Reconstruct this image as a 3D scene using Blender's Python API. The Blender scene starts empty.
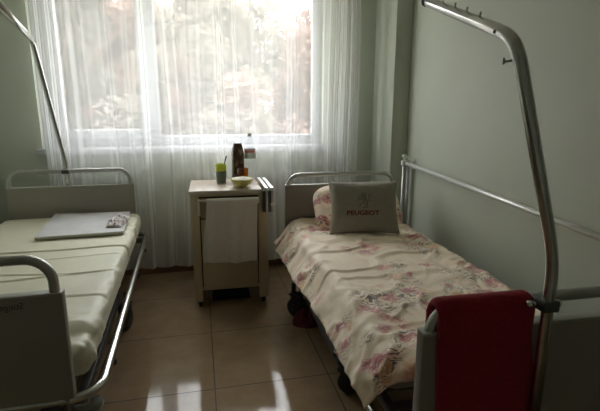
import bpy, bmesh, math, random
from mathutils import Vector, Matrix, noise
random.seed(7)
C = bpy.context.scene.collection
scn = bpy.context.scene
PI = math.pi

# ------------------------------------------------------------------ camera, world, light, exposure
CAMZ = 1.483
F_PX, PITCH, YAW, ROLL = 444.86, 12.392, 12.7403, 0.101
cd = bpy.data.cameras.new('camera'); cam = bpy.data.objects.new('camera', cd); C.objects.link(cam)
cd.sensor_fit = 'HORIZONTAL'; cd.sensor_width = 36.0; cd.lens = F_PX / 600 * 36.0
cd.clip_start = 0.02; cd.clip_end = 300
p_, y_, r_ = [math.radians(v) for v in (PITCH, YAW, ROLL)]
fw = Vector((math.sin(y_)*math.cos(p_), math.cos(y_)*math.cos(p_), -math.sin(p_)))
rt = Vector((math.cos(y_), -math.sin(y_), 0)); up = rt.cross(fw)
r2 = rt*math.cos(r_) + up*math.sin(r_); u2 = -rt*math.sin(r_) + up*math.cos(r_)
M = Matrix((r2, u2, -fw)).transposed().to_4x4(); M.translation = (0, 0, CAMZ)
cam.matrix_world = M
scn.camera = cam

w = bpy.data.worlds.new('overcast_sky'); scn.world = w; w.use_nodes = True
bg = w.node_tree.nodes['Background']
bg.inputs['Color'].default_value = (0.99, 0.995, 1.0, 1)
SKY_ZENITH = 20.5
# overcast sky: three times brighter overhead than at the horizon
_nt = w.node_tree
_tc = _nt.nodes.new('ShaderNodeTexCoord'); _sp = _nt.nodes.new('ShaderNodeSeparateXYZ')
_mr = _nt.nodes.new('ShaderNodeMapRange')
_mr.inputs['From Min'].default_value = 0.0; _mr.inputs['From Max'].default_value = 1.0
_mr.inputs['To Min'].default_value = SKY_ZENITH/3; _mr.inputs['To Max'].default_value = SKY_ZENITH
_nt.links.new(_tc.outputs['Generated'], _sp.inputs[0]); _nt.links.new(_sp.outputs['Z'], _mr.inputs['Value'])
_nt.links.new(_mr.outputs['Result'], bg.inputs['Strength'])

scn.view_settings.view_transform = 'Standard'
scn.view_settings.look = 'None'
scn.view_settings.gamma = 1.0
scn.view_settings.use_curve_mapping = False
scn.view_settings.exposure = 0.0
scn.cycles.max_bounces = 10
scn.cycles.diffuse_bounces = 6
scn.cycles.transparent_max_bounces = 24
scn.cycles.sample_clamp_indirect = 6.0

# daylight portal in the window opening (guides the sky light, gives none itself)
ld = bpy.data.lights.new('window_daylight', 'AREA'); ld.shape = 'RECTANGLE'; ld.size = 2.42; ld.size_y = 1.54
ld.cycles.is_portal = True
lo = bpy.data.objects.new('window_daylight', ld); C.objects.link(lo)
lo.location = (-0.06, 4.22, 1.93); lo.rotation_euler = (-PI/2, 0, 0)

# ------------------------------------------------------------------ materials
def new_mat(name):
    m = bpy.data.materials.new(name); m.use_nodes = True
    nt = m.node_tree
    return m, nt, nt.nodes['Principled BSDF'], nt.nodes['Material Output']

def N(nt, typ, **kw):
    n = nt.nodes.new(typ)
    for k, v in kw.items():
        if k.startswith('in_'):
            key = k[3:]
            key = int(key) if key.isdigit() else key.replace('_', ' ')
            n.inputs[key].default_value = v
        else: setattr(n, k, v)
    return n

def mat(name, col, rough=0.5, metal=0.0, var=0.08, scale=8.0, bump=0.0, bscale=60.0, bdist=0.002, coat=0.0, spec=0.5, sheen=0.0):
    """principled with a soft noise variation of the colour and an optional fine bump"""
    m, nt, b, out = new_mat(name)
    b.inputs['Roughness'].default_value = rough; b.inputs['Metallic'].default_value = metal
    b.inputs['Coat Weight'].default_value = coat; b.inputs['Specular IOR Level'].default_value = spec
    b.inputs['Sheen Weight'].default_value = sheen
    tc = N(nt, 'ShaderNodeTexCoord')
    nz = N(nt, 'ShaderNodeTexNoise', in_Scale=scale, in_Detail=4.0)
    nt.links.new(tc.outputs['Object'], nz.inputs['Vector'])
    rp = N(nt, 'ShaderNodeValToRGB')
    rp.color_ramp.elements[0].position = 0.3; rp.color_ramp.elements[1].position = 0.7
    rp.color_ramp.elements[0].color = tuple(c*(1-var) for c in col)+(1,)
    rp.color_ramp.elements[1].color = tuple(min(1, c*(1+var)) for c in col)+(1,)
    nt.links.new(nz.outputs['Fac'], rp.inputs['Fac']); nt.links.new(rp.outputs['Color'], b.inputs['Base Color'])
    if bump:
        n2 = N(nt, 'ShaderNodeTexNoise', in_Scale=bscale, in_Detail=3.0)
        nt.links.new(tc.outputs['Object'], n2.inputs['Vector'])
        bp = N(nt, 'ShaderNodeBump', in_Strength=bump, in_Distance=bdist)
        nt.links.new(n2.outputs['Fac'], bp.inputs['Height']); nt.links.new(bp.outputs['Normal'], b.inputs['Normal'])
    return m

M_WALL = mat('pale_green_paint', (0.515, 0.545, 0.46), 0.55, bump=0.25, bscale=9, bdist=0.006, var=0.03, scale=2.5)
M_CEIL = mat('white_ceiling_paint', (0.82, 0.83, 0.80), 0.8, var=0.03)
M_PVC = mat('white_window_plastic', (0.47, 0.48, 0.50), 0.3, var=0.02)
M_BASE = mat('brown_skirting', (0.20, 0.11, 0.065), 0.35, var=0.15)
M_CHROME = mat('polished_steel', (0.62, 0.62, 0.60), 0.22, 1.0, var=0.05, scale=30)
M_STEEL = mat('satin_steel', (0.50, 0.50, 0.48), 0.36, 1.0, var=0.05, scale=30)
M_PANEL = mat('grey_brown_laminate', (0.33, 0.31, 0.265), 0.42, var=0.05, scale=3)
M_PANEL2 = mat('taupe_laminate', (0.31, 0.27, 0.24), 0.42, var=0.05, scale=3)
M_EDGE = mat('pale_edge_band', (0.42, 0.42, 0.37), 0.4)
M_RUBBER = mat('black_rubber', (0.018, 0.018, 0.018), 0.55)
M_DARK = mat('dark_grey_metal', (0.10, 0.10, 0.095), 0.4, 0.4)
M_BLACKP = mat('black_plastic', (0.022, 0.022, 0.022), 0.5)
M_BUMPER = mat('grey_bumper_plastic', (0.17, 0.17, 0.15), 0.4)
M_LIGHTMETAL = mat('light_grey_lacquer', (0.30, 0.30, 0.27), 0.4)
M_VINYL = mat('cream_vinyl', (0.74, 0.71, 0.56), 0.42, var=0.05, scale=5, bump=0.12, bscale=25, bdist=0.003)
M_BOARD = mat('pale_grey_board', (0.60, 0.59, 0.60), 0.6, var=0.06, scale=14)
M_BOARDEDGE = mat('cream_board_edge', (0.50, 0.48, 0.38), 0.6)
M_CAB = mat('beige_laminate', (0.60, 0.50, 0.345), 0.45, var=0.05, scale=3)
M_CABTOP = mat('tan_worktop', (0.46, 0.37, 0.28), 0.35, var=0.12, scale=9)
M_CABGAP = mat('shadow_gap_dark', (0.06, 0.05, 0.04), 0.7)
M_CABLIGHT = mat('ivory_edge', (0.62, 0.57, 0.44), 0.4)
M_WTOWEL = mat('white_terry', (0.74, 0.69, 0.63), 0.95, var=0.05, scale=60, bump=0.6, bscale=220, bdist=0.003, sheen=0.3)
M_RTOWEL = mat('dark_red_terry', (0.33, 0.006, 0.022), 0.95, var=0.2, scale=90, bump=0.7, bscale=260, bdist=0.003, sheen=0.15)
M_CUSHION = mat('grey_green_cotton', (0.29, 0.262, 0.212), 0.9, var=0.06, scale=30, bump=0.3, bscale=180, bdist=0.001)
M_REDINK = mat('red_print', (0.15, 0.012, 0.018), 0.8)
M_DARKINK = mat('dark_print', (0.10, 0.095, 0.08), 0.8)
M_LOGO = mat('dark_panel_lettering', (0.045, 0.042, 0.04), 0.5)
M_YELLOW = mat('lime_yellow_plastic', (0.78, 0.82, 0.08), 0.35, var=0.04)
M_GREYCUP = mat('grey_green_plastic', (0.20, 0.24, 0.20), 0.4)
M_BOWL = mat('pale_yellow_glaze', (0.80, 0.74, 0.26), 0.25, var=0.05)
M_FOOD = mat('white_curd', (0.85, 0.82, 0.70), 0.7, bump=0.8, bscale=70, bdist=0.008)
M_SPOON = mat('dark_handle', (0.05, 0.05, 0.05), 0.4)
M_BAG = mat('black_bag_fabric', (0.012, 0.013, 0.018), 0.7)
M_REDCLOTH = mat('dark_crimson_cloth', (0.11, 0.010, 0.022), 0.9, var=0.3, scale=20)
M_WHITEP = mat('white_plastic', (0.72, 0.72, 0.66), 0.4)
M_CAPGREY = mat('grey_bottle_cap', (0.70, 0.72, 0.73), 0.4)
M_RADIATOR = mat('white_radiator_enamel', (0.74, 0.75, 0.73), 0.35, var=0.02)
M_BARK = mat('brown_bark', (0.14, 0.10, 0.075), 0.9, var=0.3)

def floor_mat():
    m, nt, b, out = new_mat('polished_beige_tile')
    tc = N(nt, 'ShaderNodeTexCoord')
    mp = N(nt, 'ShaderNodeMapping'); mp.inputs['Location'].default_value = (-0.025, -2.181, 0)
    nt.links.new(tc.outputs['Object'], mp.inputs['Vector'])
    br = N(nt, 'ShaderNodeTexBrick', offset=0.0, squash=1.0)
    br.inputs['Scale'].default_value = 1.0
    br.inputs['Brick Width'].default_value = 0.634; br.inputs['Row Height'].default_value = 0.634
    br.inputs['Mortar Size'].default_value = 0.0032; br.inputs['Mortar Smooth'].default_value = 0.1
    br.inputs['Color1'].default_value = (1, 1, 1, 1); br.inputs['Color2'].default_value = (0.93, 0.93, 0.93, 1)
    br.inputs['Mortar'].default_value = (0.16, 0.14, 0.12, 1)
    nt.links.new(mp.outputs['Vector'], br.inputs['Vector'])
    nz = N(nt, 'ShaderNodeTexNoise', in_Scale=5.0, in_Detail=8.0, in_Roughness=0.65)
    nt.links.new(tc.outputs['Object'], nz.inputs['Vector'])
    rp = N(nt, 'ShaderNodeValToRGB')
    rp.color_ramp.elements[0].color = (0.30, 0.205, 0.122, 1); rp.color_ramp.elements[1].color = (0.385, 0.275, 0.172, 1)
    rp.color_ramp.elements[0].position = 0.35; rp.color_ramp.elements[1].position = 0.68
    nt.links.new(nz.outputs['Fac'], rp.inputs['Fac'])
    mx = N(nt, 'ShaderNodeMix', data_type='RGBA', blend_type='MULTIPLY'); mx.inputs['Factor'].default_value = 1
    nt.links.new(rp.outputs['Color'], mx.inputs[6]); nt.links.new(br.outputs['Color'], mx.inputs[7])
    nt.links.new(mx.outputs[2], b.inputs['Base Color'])
    mr = N(nt, 'ShaderNodeMapRange'); mr.inputs['To Min'].default_value = 0.07; mr.inputs['To Max'].default_value = 0.6
    nt.links.new(br.outputs['Fac'], mr.inputs['Value']); nt.links.new(mr.outputs['Result'], b.inputs['Roughness'])
    return m
M_FLOOR = floor_mat()

def glass_mat(name, col=(1, 1, 1), gloss=0.06, rough=0.02):
    m, nt, b, out = new_mat(name)
    nt.nodes.remove(b)
    tr = N(nt, 'ShaderNodeBsdfTransparent'); tr.inputs['Color'].default_value = col+(1,)
    gl = N(nt, 'ShaderNodeBsdfGlossy'); gl.inputs['Roughness'].default_value = rough
    lw = N(nt, 'ShaderNodeLayerWeight', in_Blend=0.5)      # thin pane: same reflectance from both sides
    pw = N(nt, 'ShaderNodeMath', operation='POWER'); pw.inputs[1].default_value = 5.0
    ma = N(nt, 'ShaderNodeMath', operation='MULTIPLY_ADD'); ma.inputs[1].default_value = 0.45; ma.inputs[2].default_value = gloss
    nt.links.new(lw.outputs['Facing'], pw.inputs[0]); nt.links.new(pw.outputs[0], ma.inputs[0])
    mx = N(nt, 'ShaderNodeMixShader')
    nt.links.new(ma.outputs[0], mx.inputs['Fac']); nt.links.new(tr.outputs[0], mx.inputs[1]); nt.links.new(gl.outputs[0], mx.inputs[2])
    nt.links.new(mx.outputs[0], out.inputs['Surface'])
    return m
M_GLASS = glass_mat('window_glass', (0.97, 0.98, 0.98))
M_ALU = mat('bright_aluminium', (0.80, 0.80, 0.78), 0.38, 0.5, var=0.03)
M_PET = glass_mat('clear_bottle_plastic', (0.95, 0.96, 0.97), gloss=.03)
M_AMBER = glass_mat('amber_glass', (0.85, 0.58, 0.13))
M_FILM = glass_mat('clear_packet_film', (0.8, 0.78, 0.78), rough=0.15)

def curtain_mat():
    m, nt, b, out = new_mat('white_sheer_voile')
    nt.nodes.remove(b)
    tr = N(nt, 'ShaderNodeBsdfTransparent')
    tl = N(nt, 'ShaderNodeBsdfTranslucent'); tl.inputs['Color'].default_value = (0.96, 0.96, 0.96, 1)
    df = N(nt, 'ShaderNodeBsdfDiffuse'); df.inputs['Color'].default_value = (0.96, 0.96, 0.96, 1)
    a = N(nt, 'ShaderNodeMixShader'); a.inputs['Fac'].default_value = 0.80
    nt.links.new(tl.outputs[0], a.inputs[1]); nt.links.new(df.outputs[0], a.inputs[2])
    # the voile covers more of the view where a fold turns edge-on: 1-(1-c)^(1/cos)
    lw = N(nt, 'ShaderNodeLayerWeight', in_Blend=0.5)
    mr = N(nt, 'ShaderNodeMapRange'); mr.inputs['From Min'].default_value = 0.0; mr.inputs['From Max'].default_value = 0.9
    mr.inputs['To Min'].default_value = CURT_MIN; mr.inputs['To Max'].default_value = CURT_MAX
    nt.links.new(lw.outputs['Facing'], mr.inputs['Value'])
    mx = N(nt, 'ShaderNodeMixShader')
    nt.links.new(mr.outputs['Result'], mx.inputs['Fac']); nt.links.new(tr.outputs[0], mx.inputs[1]); nt.links.new(a.outputs[0], mx.inputs[2])
    nt.links.new(mx.outputs[0], out.inputs['Surface'])
    return m
CURT_MIN, CURT_MAX = 0.49, 0.97
M_SHEER = curtain_mat()

def floral_mat():
    m, nt, b, out = new_mat('floral_cotton')
    b.inputs['Roughness'].default_value = 0.6; b.inputs['Sheen Weight'].default_value = 0.4
    L = nt.links.new
    uv = N(nt, 'ShaderNodeUVMap')
    wn = N(nt, 'ShaderNodeTexNoise', in_Scale=9.0, in_Detail=3.0); L(uv.outputs['UV'], wn.inputs['Vector'])
    wsub = N(nt, 'ShaderNodeVectorMath', operation='SUBTRACT'); wsub.inputs[1].default_value = (0.5, 0.5, 0.5)
    wsc = N(nt, 'ShaderNodeVectorMath', operation='SCALE'); wsc.inputs['Scale'].default_value = 0.16
    wad = N(nt, 'ShaderNodeVectorMath', operation='ADD')
    L(wn.outputs['Color'], wsub.inputs[0]); L(wsub.outputs[0], wsc.inputs[0]); L(uv.outputs['UV'], wad.inputs[0]); L(wsc.outputs[0], wad.inputs[1])
    def math_(op, a, bb=None, clamp=False):
        n = N(nt, 'ShaderNodeMath', operation=op, use_clamp=clamp)
        for i, v in enumerate((a, bb)):
            if v is None: continue
            if isinstance(v, (int, float)): n.inputs[i].default_value = v
            else: L(v, n.inputs[i])
        return n.outputs[0]
    def smooth(v, a, bb):
        n = N(nt, 'ShaderNodeMapRange', interpolation_type='SMOOTHSTEP'); L(v, n.inputs['Value'])
        n.inputs['From Min'].default_value = a; n.inputs['From Max'].default_value = bb
        return n.outputs['Result']
    def voro(scale, vec, off=0.0, feat='F1'):
        n = N(nt, 'ShaderNodeTexVoronoi', in_Scale=scale, feature=feat)
        mp = N(nt, 'ShaderNodeMapping'); mp.inputs['Location'].default_value = (off, off*0.7, 0)
        L(vec, mp.inputs['Vector']); L(mp.outputs['Vector'], n.inputs['Vector'])
        return n
    def mix(fac, c1, c2):
        n = N(nt, 'ShaderNodeMix', data_type='RGBA')
        if isinstance(fac, (int, float)): n.inputs[0].default_value = fac
        else: L(fac, n.inputs[0])
        for i, c in ((6, c1), (7, c2)):
            if isinstance(c, tuple): n.inputs[i].default_value = c+(1,)
            else: L(c, n.inputs[i])
        return n.outputs[2]
    warped = wad.outputs[0]
    # big clusters of flowers
    cl = voro(3.1, uv.outputs['UV'], 0.37); clmask = smooth(cl.outputs['Distance'], 0.74, 0.50)
    sep = N(nt, 'ShaderNodeSeparateColor'); L(cl.outputs['Color'], sep.inputs[0])
    # blossoms
    fl = voro(11.5, warped, 1.3); petal = smooth(fl.outputs['Distance'], 0.58, 0.34)
    fsep = N(nt, 'ShaderNodeSeparateColor'); L(fl.outputs['Color'], fsep.inputs[0])
    present = smooth(fsep.outputs['Red'], 0.20, 0.28)
    dt = N(nt, 'ShaderNodeTexNoise', in_Scale=70.0, in_Detail=3.0); L(uv.outputs['UV'], dt.inputs['Vector'])
    flower = math_('MULTIPLY', math_('MULTIPLY', petal, present), clmask)
    flower = math_('MULTIPLY', flower, smooth(dt.outputs['Fac'], 0.28, 0.55))
    core = smooth(fl.outputs['Distance'], 0.30, 0.05)
    red = mix(core, (0.56, 0.13, 0.15), (0.26, 0.018, 0.045))
    orange = mix(core, (0.72, 0.40, 0.20), (0.60, 0.27, 0.10))
    isor = smooth(fsep.outputs['Green'], 0.70, 0.74)
    fcol = mix(isor, red, orange)
    # thin dark leaves and stems
    lm = N(nt, 'ShaderNodeMapping'); lm.inputs['Rotation'].default_value = (0, 0, 0.6); lm.inputs['Scale'].default_value = (38, 120, 1)
    L(warped, lm.inputs['Vector'])
    lv = N(nt, 'ShaderNodeTexVoronoi', in_Scale=1.0); L(lm.outputs['Vector'], lv.inputs['Vector'])
    leafpatch = N(nt, 'ShaderNodeTexNoise', in_Scale=5.2, in_Detail=1.0)
    om = N(nt, 'ShaderNodeMapping'); om.inputs['Location'].default_value = (3.1, 1.7, 0)
    L(uv.outputs['UV'], om.inputs['Vector']); L(om.outputs['Vector'], leafpatch.inputs['Vector'])
    leaf = math_('MULTIPLY', smooth(lv.outputs['Distance'], 0.50, 0.30), smooth(leafpatch.outputs['Fac'], 0.45, 0.55))
    leaf = math_('MULTIPLY', leaf, smooth(cl.outputs['Distance'], 0.75, 0.45))
    # faint pink / ochre wash round the flowers
    ws = N(nt, 'ShaderNodeTexNoise', in_Scale=6.0, in_Detail=2.0); L(uv.outputs['UV'], ws.inputs['Vector'])
    wash = math_('MULTIPLY', smooth(ws.outputs['Fac'], 0.52, 0.72), 0.55)
    base = mix(wash, (0.94, 0.775, 0.60), (0.85, 0.59, 0.42))
    c = mix(math_('MULTIPLY', leaf, 0.95), base, (0.12, 0.105, 0.095))
    c = mix(math_('MULTIPLY', flower, 0.9), c, fcol)
    L(c, b.inputs['Base Color'])
    fb = N(nt, 'ShaderNodeTexNoise', in_Scale=26.0, in_Detail=4.0); L(uv.outputs['UV'], fb.inputs['Vector'])
    bp = N(nt, 'ShaderNodeBump', in_Strength=0.35, in_Distance=0.006); L(fb.outputs['Fac'], bp.inputs['Height']); L(bp.outputs['Normal'], b.inputs['Normal'])
    return m
M_FLORAL = floral_mat()

def carton_mat():
    m, nt, b, out = new_mat('brown_patterned_carton')
    b.inputs['Roughness'].default_value = 0.4
    tc = N(nt, 'ShaderNodeTexCoord')
    mp = N(nt, 'ShaderNodeMapping'); mp.inputs['Scale'].default_value = (30, 30, 14)
    nt.links.new(tc.outputs['Object'], mp.inputs['Vector'])
    v = N(nt, 'ShaderNodeTexNoise', in_Scale=1.0, in_Detail=3.0); nt.links.new(mp.outputs['Vector'], v.inputs['Vector'])
    rp = N(nt, 'ShaderNodeValToRGB'); cr = rp.color_ramp
    cr.elements[0].position = 0.38; cr.elements[0].color = (0.06, 0.04, 0.025, 1)
    cr.elements[1].position = 0.66; cr.elements[1].color = (0.30, 0.24, 0.17, 1)
    e = cr.elements.new(0.52); e.color = (0.10, 0.045, 0.018, 1)
    nt.links.new(v.outputs['Fac'], rp.inputs['Fac']); nt.links.new(rp.outputs['Color'], b.inputs['Base Color'])
    return m
M_CARTON = carton_mat()

def label_mat():
    m, nt, b, out = new_mat('bottle_label_print')
    b.inputs['Roughness'].default_value = 0.5
    tc = N(nt, 'ShaderNodeTexCoord'); sp = N(nt, 'ShaderNodeSeparateXYZ'); nt.links.new(tc.outputs['Generated'], sp.inputs[0])
    rp = N(nt, 'ShaderNodeValToRGB'); cr = rp.color_ramp; cr.interpolation = 'CONSTANT'
    cr.elements[0].position = 0.0; cr.elements[0].color = (0.66, 0.72, 0.66, 1)
    cr.elements[1].position = 0.62; cr.elements[1].color = (0.80, 0.34, 0.31, 1)
    e = cr.elements.new(0.85); e.color = (0.88, 0.76, 0.74, 1)
    e = cr.elements.new(0.45); e.color = (0.86, 0.87, 0.84, 1)
    nt.links.new(sp.outputs['Z'], rp.inputs['Fac']); nt.links.new(rp.outputs['Color'], b.inputs['Base Color'])
    return m
M_LABEL = label_mat()

def packet_mat():
    m, nt, b, out = new_mat('packet_contents')
    b.inputs['Roughness'].default_value = 0.22
    tc = N(nt, 'ShaderNodeTexCoord')
    v = N(nt, 'ShaderNodeTexVoronoi', in_Scale=38.0); nt.links.new(tc.outputs['Object'], v.inputs['Vector'])
    rp = N(nt, 'ShaderNodeValToRGB'); cr = rp.color_ramp
    cr.elements[0].position = 0.15; cr.elements[0].color = (0.32, 0.20, 0.19, 1)
    cr.elements[1].position = 0.6; cr.elements[1].color = (0.78, 0.73, 0.74, 1)
    nt.links.new(v.outputs['Distance'], rp.inputs['Fac']); nt.links.new(rp.outputs['Color'], b.inputs['Base Color'])
    return m
M_PACKET = packet_mat()

def leaf_mat(name, c1, c2):
    m, nt, b, out = new_mat(name)
    nt.nodes.remove(b)
    tc = N(nt, 'ShaderNodeTexCoord'); nz = N(nt, 'ShaderNodeTexNoise', in_Scale=1.1, in_Detail=3.0)
    nt.links.new(tc.outputs['Object'], nz.inputs['Vector'])
    rp = N(nt, 'ShaderNodeValToRGB'); rp.color_ramp.elements[0].color = c1+(1,); rp.color_ramp.elements[1].color = c2+(1,)
    rp.color_ramp.elements[0].position = 0.35; rp.color_ramp.elements[1].position = 0.65
    nt.links.new(nz.outputs['Fac'], rp.inputs['Fac'])
    d = N(nt, 'ShaderNodeBsdfDiffuse'); t = N(nt, 'ShaderNodeBsdfTranslucent'); mx = N(nt, 'ShaderNodeMixShader')
    mx.inputs['Fac'].default_value = 0.5
    nt.links.new(rp.outputs['Color'], d.inputs['Color']); nt.links.new(rp.outputs['Color'], t.inputs['Color'])
    nt.links.new(d.outputs[0], mx.inputs[1]); nt.links.new(t.outputs[0], mx.inputs[2]); nt.links.new(mx.outputs[0], out.inputs['Surface'])
    return m
M_LEAF_RED = leaf_mat('rusty_leaves', (0.17, 0.11, 0.09), (0.25, 0.17, 0.145))
M_LEAF_GRN = leaf_mat('olive_leaves', (0.125, 0.115, 0.095), (0.19, 0.17, 0.145))
M_LEAF_YEL = leaf_mat('ochre_leaves', (0.18, 0.155, 0.125), (0.28, 0.245, 0.20))
M_GROUND = mat('dry_grass', (0.36, 0.34, 0.24), 0.95, var=0.25, scale=0.6)

# ------------------------------------------------------------------ mesh helpers
class MB:
    def __init__(s): s.bm = bmesh.new(); s.sm = []
    def _mark(s, faces, smooth):
        for f in faces: f.smooth = smooth
    def box(s, lo, hi, bev=0.0, seg=2, mtx=None):
        lo, hi = Vector(lo), Vector(hi)
        t = bmesh.new(); bmesh.ops.create_cube(t, size=1.0)
        for v in t.verts: v.co = Vector(((v.co.x+.5)*(hi.x-lo.x)+lo.x, (v.co.y+.5)*(hi.y-lo.y)+lo.y, (v.co.z+.5)*(hi.z-lo.z)+lo.z))
        if bev: bmesh.ops.bevel(t, geom=list(t.edges), offset=bev, segments=seg, profile=0.5, affect='EDGES')
        return s._add(t, mtx, bool(bev) and seg > 1)
    def _add(s, t, mtx=None, smooth=False):
        me = bpy.data.meshes.new('tmp')
        for f in t.faces: f.smooth = smooth
        if mtx is not None: t.transform(mtx)
        t.to_mesh(me); t.free(); s.bm.from_mesh(me); bpy.data.meshes.remove(me)
        return s
    def tube(s, pts, r, n=12, closed=False, cap=True, radii=None):
        pts = [Vector(p) for p in pts]
        t = bmesh.new(); rings = []
        k = len(pts)
        tang = []
        for i in range(k):
            a = pts[(i-1) % k] if (closed or i > 0) else pts[i]
            b = pts[(i+1) % k] if (closed or i < k-1) else pts[i]
            tang.append((b-a).normalized())
        ref = Vector((0, 0, 1)) if abs(tang[0].z) < 0.9 else Vector((1, 0, 0))
        nrm = (ref - tang[0]*ref.dot(tang[0])).normalized()
        for i in range(k):
            nrm = (nrm - tang[i]*nrm.dot(tang[i])).normalized()
            bi = tang[i].cross(nrm)
            rr = radii[i] if radii else r
            rings.append([t.verts.new(pts[i] + (nrm*math.cos(2*PI*j/n) + bi*math.sin(2*PI*j/n))*rr) for j in range(n)])
        for i in range(k if closed else k-1):
            A, B = rings[i], rings[(i+1) % k]
            off = 0
            if closed and i == k-1:
                off = min(range(n), key=lambda o: sum((A[j].co-B[(j+o) % n].co).length for j in range(n)))
            for j in range(n):
                t.faces.new((A[j], A[(j+1) % n], B[(j+1+off) % n], B[(j+off) % n]))
        if cap and not closed:
            t.faces.new(list(reversed(rings[0]))); t.faces.new(rings[-1])
        for f in t.faces: f.smooth = len(f.verts) == 4
        me = bpy.data.meshes.new('tmp'); t.to_mesh(me); t.free(); s.bm.from_mesh(me); bpy.data.meshes.remove(me)
        return s
    def lathe(s, prof, c=(0, 0, 0), n=24, mtx=None):
        """prof: list of (r, z) bottom to top, revolved about z through c"""
        t = bmesh.new(); rings = []
        for r, z in prof:
            if r < 1e-5: rings.append([t.verts.new((c[0], c[1], c[2]+z))])
            else: rings.append([t.verts.new((c[0]+r*math.cos(2*PI*j/n), c[1]+r*math.sin(2*PI*j/n), c[2]+z)) for j in range(n)])
        for A, B in zip(rings, rings[1:]):
            for j in range(n):
                q = [A[j % len(A)], A[(j+1) % len(A)], B[(j+1) % len(B)], B[j % len(B)]]
                u = []
                for v in q:
                    if v not in u: u.append(v)
                if len(u) > 2: t.faces.new(u)
        return s._add(t, mtx, True)
    def grid(s, fn, nu, nv, smooth=True, uvfn=None):
        t = s.bm
        V = [[t.verts.new(fn(i/nu, j/nv)) for j in range(nv+1)] for i in range(nu+1)]
        uvl = t.loops.layers.uv.verify() if uvfn else None
        for i in range(nu):
            for j in range(nv):
                f = t.faces.new((V[i][j], V[i+1][j], V[i+1][j+1], V[i][j+1])); f.smooth = smooth
                if uvfn:
                    for lp, (a, b) in zip(f.loops, ((i, j), (i+1, j), (i+1, j+1), (i, j+1))):
                        lp[uvl].uv = uvfn(a/nu, b/nv)
        return s
    def build(s, name, m, parent=None, weld=False):
        if weld: bmesh.ops.remove_doubles(s.bm, verts=s.bm.verts, dist=1e-5)
        bmesh.ops.recalc_face_normals(s.bm, faces=s.bm.faces)
        me = bpy.data.meshes.new(name); s.bm.to_mesh(me); s.bm.free()
        me.materials.append(m)
        o = bpy.data.objects.new(name, me); C.objects.link(o)
        if parent: o.parent = parent
        return o

def tag(o, label=None, cat=None, group=None, kind=None):
    if label: o['label'] = label
    if cat: o['category'] = cat
    if group: o['group'] = group
    if kind: o['kind'] = kind
    return o
def thing(name, label, cat, loc=(0, 0, 0), rz=0.0, group=None):
    o = bpy.data.objects.new(name, None); C.objects.link(o); o.empty_display_size = 0.1
    o.location = loc; o.rotation_euler = (0, 0, rz)
    return tag(o, label, cat, group)
def struct(o): o['kind'] = 'structure'; return o
def solid(o, th, off=0.0):
    md = o.modifiers.new('thickness', 'SOLIDIFY'); md.thickness = th; md.offset = off; return o
def arc(c, r, a0, a1, n, ax=(1, 0, 0), ay=(0, 0, 1)):
    c, ax, ay = Vector(c), Vector(ax), Vector(ay)
    return [c + ax*r*math.cos(a0+(a1-a0)*i/n) + ay*r*math.sin(a0+(a1-a0)*i/n) for i in range(n+1)]
def fillet(pts, rad, n=6):
    """round the inner corners of a polyline"""
    pts = [Vector(p) for p in pts]; out = [pts[0]]
    for i in range(1, len(pts)-1):
        p = pts[i]; a = (pts[i-1]-p); b = (pts[i+1]-p)
        r = min(rad, a.length*.49, b.length*.49)
        A, B = p+a.normalized()*r, p+b.normalized()*r
        for k in range(n+1):
            t = k/n; out.append(A*(1-t)**2 + p*2*t*(1-t) + B*t*t)
    out.append(pts[-1]); return out
def fbm(v, sc=1.0): return noise.noise(Vector(v)*sc)
def sstep(a, b, x):
    t = max(0.0, min(1.0, (x-a)/(b-a))); return t*t*(3-2*t)

# ------------------------------------------------------------------ the room
XL, XR, YB, YR, ZC = -1.68, 1.765, 4.05, -1.1, 2.85
WX0, WX1, WZ0, WZ1 = -1.255, 1.135, 1.135, 2.70
struct(MB().box((XL-.1, YR-.1, -.1), (XR+.1, YB+.22, 0)).build('floor', M_FLOOR))
struct(MB().box((XL-.1, YR-.1, ZC), (XR+.1, YB+.22, ZC+.1)).build('ceiling', M_CEIL))
b = MB()
b.box((XL-.1, YB, 0), (WX0, YB+.22, ZC)).box((WX1, YB, 0), (XR+.1, YB+.22, ZC))
b.box((WX0, YB, 0), (WX1, YB+.22, WZ0)).box((WX0, YB, WZ1), (WX1, YB+.22, ZC))
struct(b.build('wall_back', M_WALL))
struct(MB().box((XL-.1, YR, 0), (XL, YB, ZC)).build('wall_left', M_WALL))
struct(MB().box((XR, YR, 0), (XR+.1, YB, ZC)).build('wall_right', M_WALL))
struct(MB().box((XL-.1, YR-.1, 0), (XR+.1, YR, ZC)).build('wall_rear', M_WALL))
struct(MB().box((1.62, 3.6, 0), (XR, YB, ZC), 0.006).build('wall_corner_pier', M_WALL))
struct(MB().box((XL, YB-.014, 0), (1.62, YB, .07), .003).build('baseboard_back', M_BASE))
struct(MB().box((XL, YR, 0), (XL+.014, YB-.014, .07), .003).build('baseboard_left', M_BASE))
struct(MB().box((XR-.014, YR, 0), (XR, 3.6, .07), .003).build('baseboard_right', M_BASE))

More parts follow.
